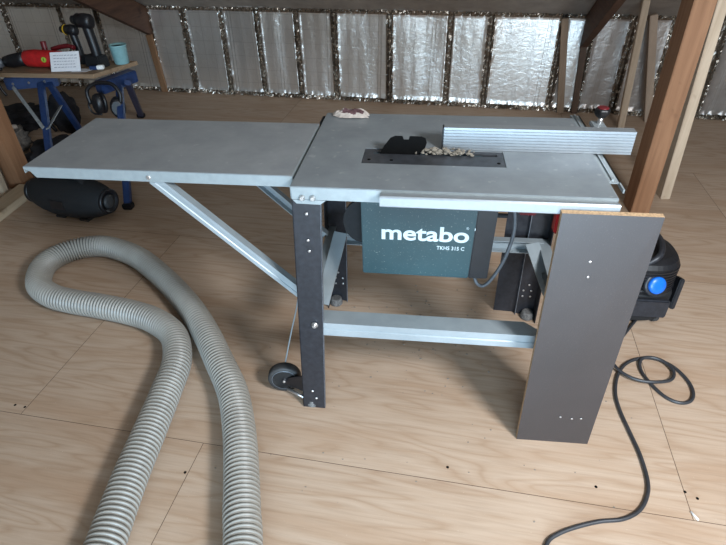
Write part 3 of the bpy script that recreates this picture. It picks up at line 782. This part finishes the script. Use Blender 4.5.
sawhorse('blue sawhorse under the left of the plank, below the red power tool',
         (-2.36, 1.97, .508), (-2.07, 2.08, .508), (-2.145, 2.00, .50), (-1.925, 1.50, 0), (-2.104, 2.02, .50), (-2.150, 2.26, 0),
         [((-2.31, 1.95, .49), (-2.045, 1.75, .300)), ((-2.02, 1.75, .295), (-2.12, 2.08, .33))])
sawhorse('blue sawhorse under the right end of the plank, with ear defenders hung on it',
         (-1.71, 1.93, .50), (-1.60, 2.18, .510), (-1.595, 1.97, .50), (-1.35, 1.32, 0), (-1.58, 2.05, .50), (-1.985, 2.80, 0), [])
bm = newbm(); prism(bm, [(-2.50, 1.94, BZ-.028), (-1.73, 1.94, BZ-.028), (-1.60, 2.27, BZ-.028), (-2.50, 2.27, BZ-.028)], (0, 0, .026), .002)
mk('bench_plank', bm, 'ply_plank', label='brown plank laid over the sawhorses as a workbench', cat='plank')
BT = BZ-.002

# red reciprocating tool
RT = empty('power_tool', (-2.15, 2.10, BT), 'long red and black power tool lying on the left of the plank', 'power tool')
def body_tube(bm, pts, rx, rz, seg=20):
    pts = [V(p) for p in pts]; loops = []
    for i, p_ in enumerate(pts):
        t_ = (pts[min(i+1, len(pts)-1)]-pts[max(i-1, 0)]).normalized(); s_ = t_.cross(V((0, 0, 1))).normalized(); u_ = s_.cross(t_)
        loops.append([p_+s_*rx[i]*math.cos(2*math.pi*k/seg)+u_*rz[i]*math.sin(2*math.pi*k/seg) for k in range(seg)])
    return rings(bm, loops)
bm = newbm(); body_tube(bm, [(-2.245, 2.06, BT+.058), (-2.225, 2.06, BT+.060), (-2.17, 2.065, BT+.060), (-2.09, 2.07, BT+.058), (-2.00, 2.09, BT+.055), (-1.98, 2.09, BT+.055)], [.030, .044, .048, .046, .042, .03], [.030, .050, .054, .052, .045, .03]); rb = mk('housing', bm, 'red', RT)
bm = newbm(); body_tube(bm, [(-1.99, 2.09, BT+.05), (-1.96, 2.10, BT+.06), (-1.93, 2.105, BT+.062), (-1.90, 2.11, BT+.06)], [.04, .035, .030, .025], [.045, .038, .032, .028]); mk('rear_grip', bm, 'dark_red', RT)
bm = newbm(); body_tube(bm, [(-2.38, 2.05, BT+.040), (-2.33, 2.05, BT+.045), (-2.27, 2.055, BT+.055), (-2.235, 2.06, BT+.058)], [.022, .032, .034, .036], [.030, .040, .042, .042]); mk('front_grip', bm, 'black', RT)
bm = newbm(); tube(bm, smooth_path([(-2.13, 2.12, BT+.07), (-2.13, 2.13, BT+.10), (-2.132, 2.135, BT+.125), (-2.135, 2.14, BT+.145)], 4), .018, 14); mk('side_handle', bm, 'dark_red', RT)
bm = newbm(); tube(bm, smooth_path([(-2.08, 2.13, BT+.10), (-2.02, 2.13, BT+.115), (-1.96, 2.13, BT+.122), (-1.92, 2.12, BT+.112)], 4), .014, 12); mk('top_handle', bm, 'dark_red', RT)
bm = newbm(); lathe(bm, [(.016, 0), (.016, .004)], (-2.085, 2.026, BT+.062), (0, -1, .1), 20); bg = mk('sticker', bm, 'green_badge', RT, label='round yellow-green sticker')
bm = newbm(); box(bm, -2.0865, -2.0835, 2.0195, 2.0225, BT+.054, BT+.070); mk('digit', bm, 'black', bg)
bm = newbm(); tube(bm, smooth_path([(-2.37, 1.99, BT+.010), (-2.39, 1.96, BT+.012), (-2.375, 1.925, BT-.005), (-2.355, 1.90, BT-.08), (-2.335, 1.90, BT-.13)], 5), .008, 8); mk('cord', bm, 'black', label='thin black strap hanging over the front edge of the plank at its left end', cat='cord')  # taken for the red tool's battery cable, kept as its own object
bm = newbm(); blob(bm, (-2.42, 2.03, BT+.032), (.045, .035, .030), 2, .3, 3, 5); mk('chuck', bm, 'leg_edge', RT)
# card
bm = newbm(); prism(bm, [(-2.025, 1.975, BT+.002), (-1.845, 2.005, BT+.002), (-1.845, 2.045, BT+.112), (-2.022, 2.015, BT+.108)], (0, .0015, 0)); cd = mk('note_card', bm, 'paper', label='white note card with faint handwriting propped against the red tool', cat='card')
bm = newbm()
for r_ in range(5):
    t0 = .80-r_*.15; x = .12
    while x < .85:
        wv = random.uniform(.04, .10)
        def cpt(u, v): return V((-2.025, 1.975, BT+.002)).lerp(V((-1.845, 2.005, BT+.002)), u)+V((0, .040, .108))*v+V((0, -.0012, 0))
        prism(bm, [cpt(x, t0), cpt(x+wv, t0+.01), cpt(x+wv, t0+.045), cpt(x, t0+.03)], (0, .0008, 0)); x += wv+.03
mk('handwriting', bm, 'ink', cd)
bm = newbm(); prism(bm, [(-1.90, 1.98, BT+.001), (-1.80, 1.99, BT+.001), (-1.78, 2.06, BT+.001), (-1.88, 2.06, BT+.001)], (0, 0, .001)); mk('paper_slip', bm, 'paper', label='white paper slip lying flat beside the note card', cat='paper')

def drill(loc, label, s, lean, col, rot, battery=True):
    o = empty('cordless_drill', loc, label, 'drill'); L = V(loc)
    c, sn = math.cos(rot), math.sin(rot)
    def P(x, y, z): return L+V(((x*c-y*sn)*s+lean*z*s, (x*sn+y*c)*s, z*s))
    bm = newbm(); pts = [P(-.055, 0, .235), P(-.045, 0, .235), P(0, 0, .235), P(.04, 0, .235), P(.052, 0, .235)]
    body_tube(bm, pts, [.018*s, .032*s, .036*s, .034*s, .018*s], [.020*s, .035*s, .040*s, .038*s, .02*s]); hb = mk('motor_housing', bm, 'black', o)
    bm = newbm(); body_tube(bm, [P(-.105, 0, .235), P(-.095, 0, .235), P(-.07, 0, .235), P(-.055, 0, .235)], [.010*s, .019*s, .021*s, .024*s], [.012*s, .022*s, .024*s, .026*s]); mk('chuck', bm, 'black', o)
    bm = newbm(); body_tube(bm, [P(-.066, 0, .235), P(-.048, 0, .235)], [.026*s, .034*s], [.028*s, .037*s]); mk('collar', bm, col, o)
    bm = newbm(); tube(bm, smooth_path([P(.005, 0, .21), P(.012, 0, .15), P(.018, 0, .09), P(.018, 0, .05)], 5), .027*s, 14); gr = mk('grip', bm, 'black', o)
    bm = newbm(); tube(bm, [P(-.022, 0, .19), P(-.014, 0, .15)], .009*s, 10); mk('trigger', bm, col, gr)
    bm = newbm(); qd = [P(-.06, -.038, .0), P(.065, -.038, .0), P(.065, .038, .0), P(-.06, .038, .0)]; qt = [P(-.052, -.032, .062), P(.06, -.032, .062), P(.06, .032, .062), P(-.052, .032, .062)]
    hexa(bm, qd+qt, .006*s); mk('battery', bm, 'black_matte', o)
    return o
drill((-1.80, 2.13, BT), 'tall black cordless drill standing on the plank left of the teal cup', 1.14, .0, 'black', -.35)
drill((-1.955, 2.20, BT), 'shorter black and yellow cordless driver standing behind the note card', .86, .0, 'yellow', -.2)
# battery and cup
bm = newbm(); prism(bm, [(-1.80, 2.03, BT), (-1.735, 2.045, BT), (-1.74, 2.07, BT), (-1.805, 2.06, BT)], (0, 0, .022), .003); gm = mk('glue_stick', bm, 'blue', label='small blue and white capped stick lying in front of the tall drill', cat='stick')
bm = newbm(); prism(bm, [(-1.755, 2.035, BT+.002), (-1.715, 2.05, BT+.002), (-1.72, 2.075, BT+.002), (-1.757, 2.065, BT+.002)], (0, 0, .024), .003); mk('cap', bm, 'white', gm)
CU = empty('cup', (-1.672, 2.205, BT), 'pale teal tumbler cup standing on the right end of the plank', 'cup')
bm = newbm(); lathe(bm, [(.042, 0), (.045, .003), (.052, .112), (.054, .115), (.051, .116), (.047, .105), (.040, .01), (.01, .008)], (-1.672, 2.205, BT), seg=32); mk('vessel', bm, 'teal', CU)
bm = newbm(); lathe(bm, [(.0535, .106), (.055, .112), (.053, .118), (.0515, .112), (.0535, .106)], (-1.672, 2.205, BT), seg=32); mk('rim', bm, 'teal', CU)

# ear defenders hanging from the right sawhorse
E_ = empty('ear_defenders', (-1.70, 1.88, .32), 'black ear defenders hanging from the blue sawhorse below the plank', 'ear defenders')
bm = newbm(); bandp = smooth_path([(-1.752, 1.86, .42), (-1.755, 1.87, .50), (-1.70, 1.885, .538), (-1.64, 1.885, .545), (-1.58, 1.88, .535), (-1.545, 1.87, .485), (-1.550, 1.86, .43)], 6)
tube(bm, bandp, .012, 10); mk('headband', bm, 'black', E_)
for cx, cz_, nm in ((-1.690, .425, 'a'), (-1.578, .402, 'b')):
    bm = newbm(); d_ = V((-.55 if nm == 'a' else .35, -.85, .1)).normalized(); c_ = V((cx, 1.862, cz_))
    lp = []
    s_ = d_.cross(V((0, 0, 1))).normalized(); u_ = s_.cross(d_)
    for r, h in ((.036, .036), (.048, .029), (.054, .010), (.053, -.006), (.041, -.008)):
        lp.append([c_+d_*h+s_*r*.82*math.cos(2*math.pi*k/28)+u_*r*1.15*math.sin(2*math.pi*k/28) for k in range(28)])
    rings(bm, lp); cp = mk('ear_cup', bm, 'black', E_)
    bm = newbm(); lp = []
    for r, h in ((.041, -.008), (.054, -.012), (.055, -.026), (.041, -.030)):
        lp.append([c_+d_*h+s_*r*.82*math.cos(2*math.pi*k/28)+u_*r*1.15*math.sin(2*math.pi*k/28) for k in range(28)])
    rings(bm, lp); mk('cushion', bm, 'black', cp)
bm = newbm(); tube(bm, smooth_path([(-1.755, 1.86, .45), (-1.765, 1.855, .40), (-1.740, 1.85, .365), (-1.69, 1.85, .36)], 6), .006, 8); mk('wire_arm', bm, 'black', E_)

# ------------------------------------------------------------------ bags on the floor behind the leaf
def soft(c, r, sub, amp, fr, seed):
    bm = newbm(); blob(bm, c, r, sub, amp, fr, seed)
    for v in bm.verts: v.co.z = max(v.co.z, .001)
    return bm
mk('duffel_bag', soft((-2.13, 1.92, .06), (.22, .24, .085), 4, .16, 3, 1), 'fabric_black', label='low black bag slumped on the floor under the workbench plank', cat='bag')
mk('jacket', soft((-2.93, 2.50, .05), (.24, .26, .09), 4, .3, 4, 12), 'fabric_black', label='dark crumpled jacket heaped behind the brown post at the far left', cat='jacket')
BP = empty('backpack', (-2.36, 2.42, 0), 'upright black backpack behind the left sawhorse legs', 'backpack')
mk('main_pouch', soft((-2.37, 2.42, .16), (.11, .10, .15), 4, .10, 3, 3), 'fabric_black', BP)
bm = newbm(); tube(bm, smooth_path([(-2.43, 2.33, .27), (-2.45, 2.30, .22), (-2.43, 2.29, .14), (-2.40, 2.31, .06)], 5), .014, 8); mk('shoulder_strap', bm, 'black', BP)
mk('cloth_bundle', soft((-2.54, 2.06, .09), (.08, .08, .08), 4, .35, 4, 7), 'fabric_grey', label='crumpled grey cloth heaped on the floor left of the backpack', cat='cloth')
for x, y, z, sd, lb in ((-2.575, 2.04, .180, 3, 'left'), (-2.505, 2.05, .185, 4, 'right')):
    bm = newbm(); blob(bm, (x, y, z), (.026, .020, .018), 2, .3, 3, sd); mk('crumpled_tissue', bm, 'rag', label='small off-white crumpled wad on top of the grey cloth, the %s one of two' % lb, cat='wad')
mk('work_glove', soft((-2.50, 1.87, .045), (.08, .045, .035), 3, .2, 3, 9), 'fabric_brown', label='tan work glove lying in front of the grey cloth near the brown post', cat='glove')
bm = newbm(); box(bm, -2.75, -2.45, 1.25, 1.62, 0, .22, .02); mk('tool_case', bm, 'black', label='black case standing behind the left edge post', cat='case')

# ------------------------------------------------------------------ small things on the floor
bm = newbm(); tube(bm, [(1.148, -.268, .003), (1.160, -.292, .003)], .0028, 8); mk('wall_plug', bm, 'white', label='tiny white plug on the floor at the lower right corner', cat='plug')
bm = newbm()
for k in range(110):
    x = random.gauss(.35, .22); y = random.gauss(.42, .18); s_ = random.uniform(.0012, .0034)
    blob(bm, (x, y, s_*.5), (s_*1.4, s_, s_*.6), 1, .3, 3, k, flat=True)
for k in range(60):
    x = random.uniform(-.3, 1.1); y = random.uniform(-.35, .35); s_ = random.uniform(.001, .0024)
    blob(bm, (x, y, s_*.5), (s_*1.4, s_, s_*.6), 1, .3, 3, k+200, flat=True)
mk('floor_sawdust', bm, 'dust', label='scattered pale sawdust crumbs on the floor under the saw', cat='sawdust', kind='stuff')
spots = [(-1.064, -.105), (-1.023, -.110), (1.156, -.204), (1.184, -.222), (-.352, -.30), (-.372, -.60), (.46, -.195), (.90, -.215), (1.15, .62), (1.18, .63)]
for k, (x, y) in enumerate(spots):
    bm = newbm(); lathe(bm, [(.0045, 0), (.0045, .0006), (.002, .0009)], (x, y, 0), seg=10)
    mk('floor_screw', bm, 'knife', label='small dark screw head sunk in the plywood floor', cat='screw', group='screw heads in the plywood floor')
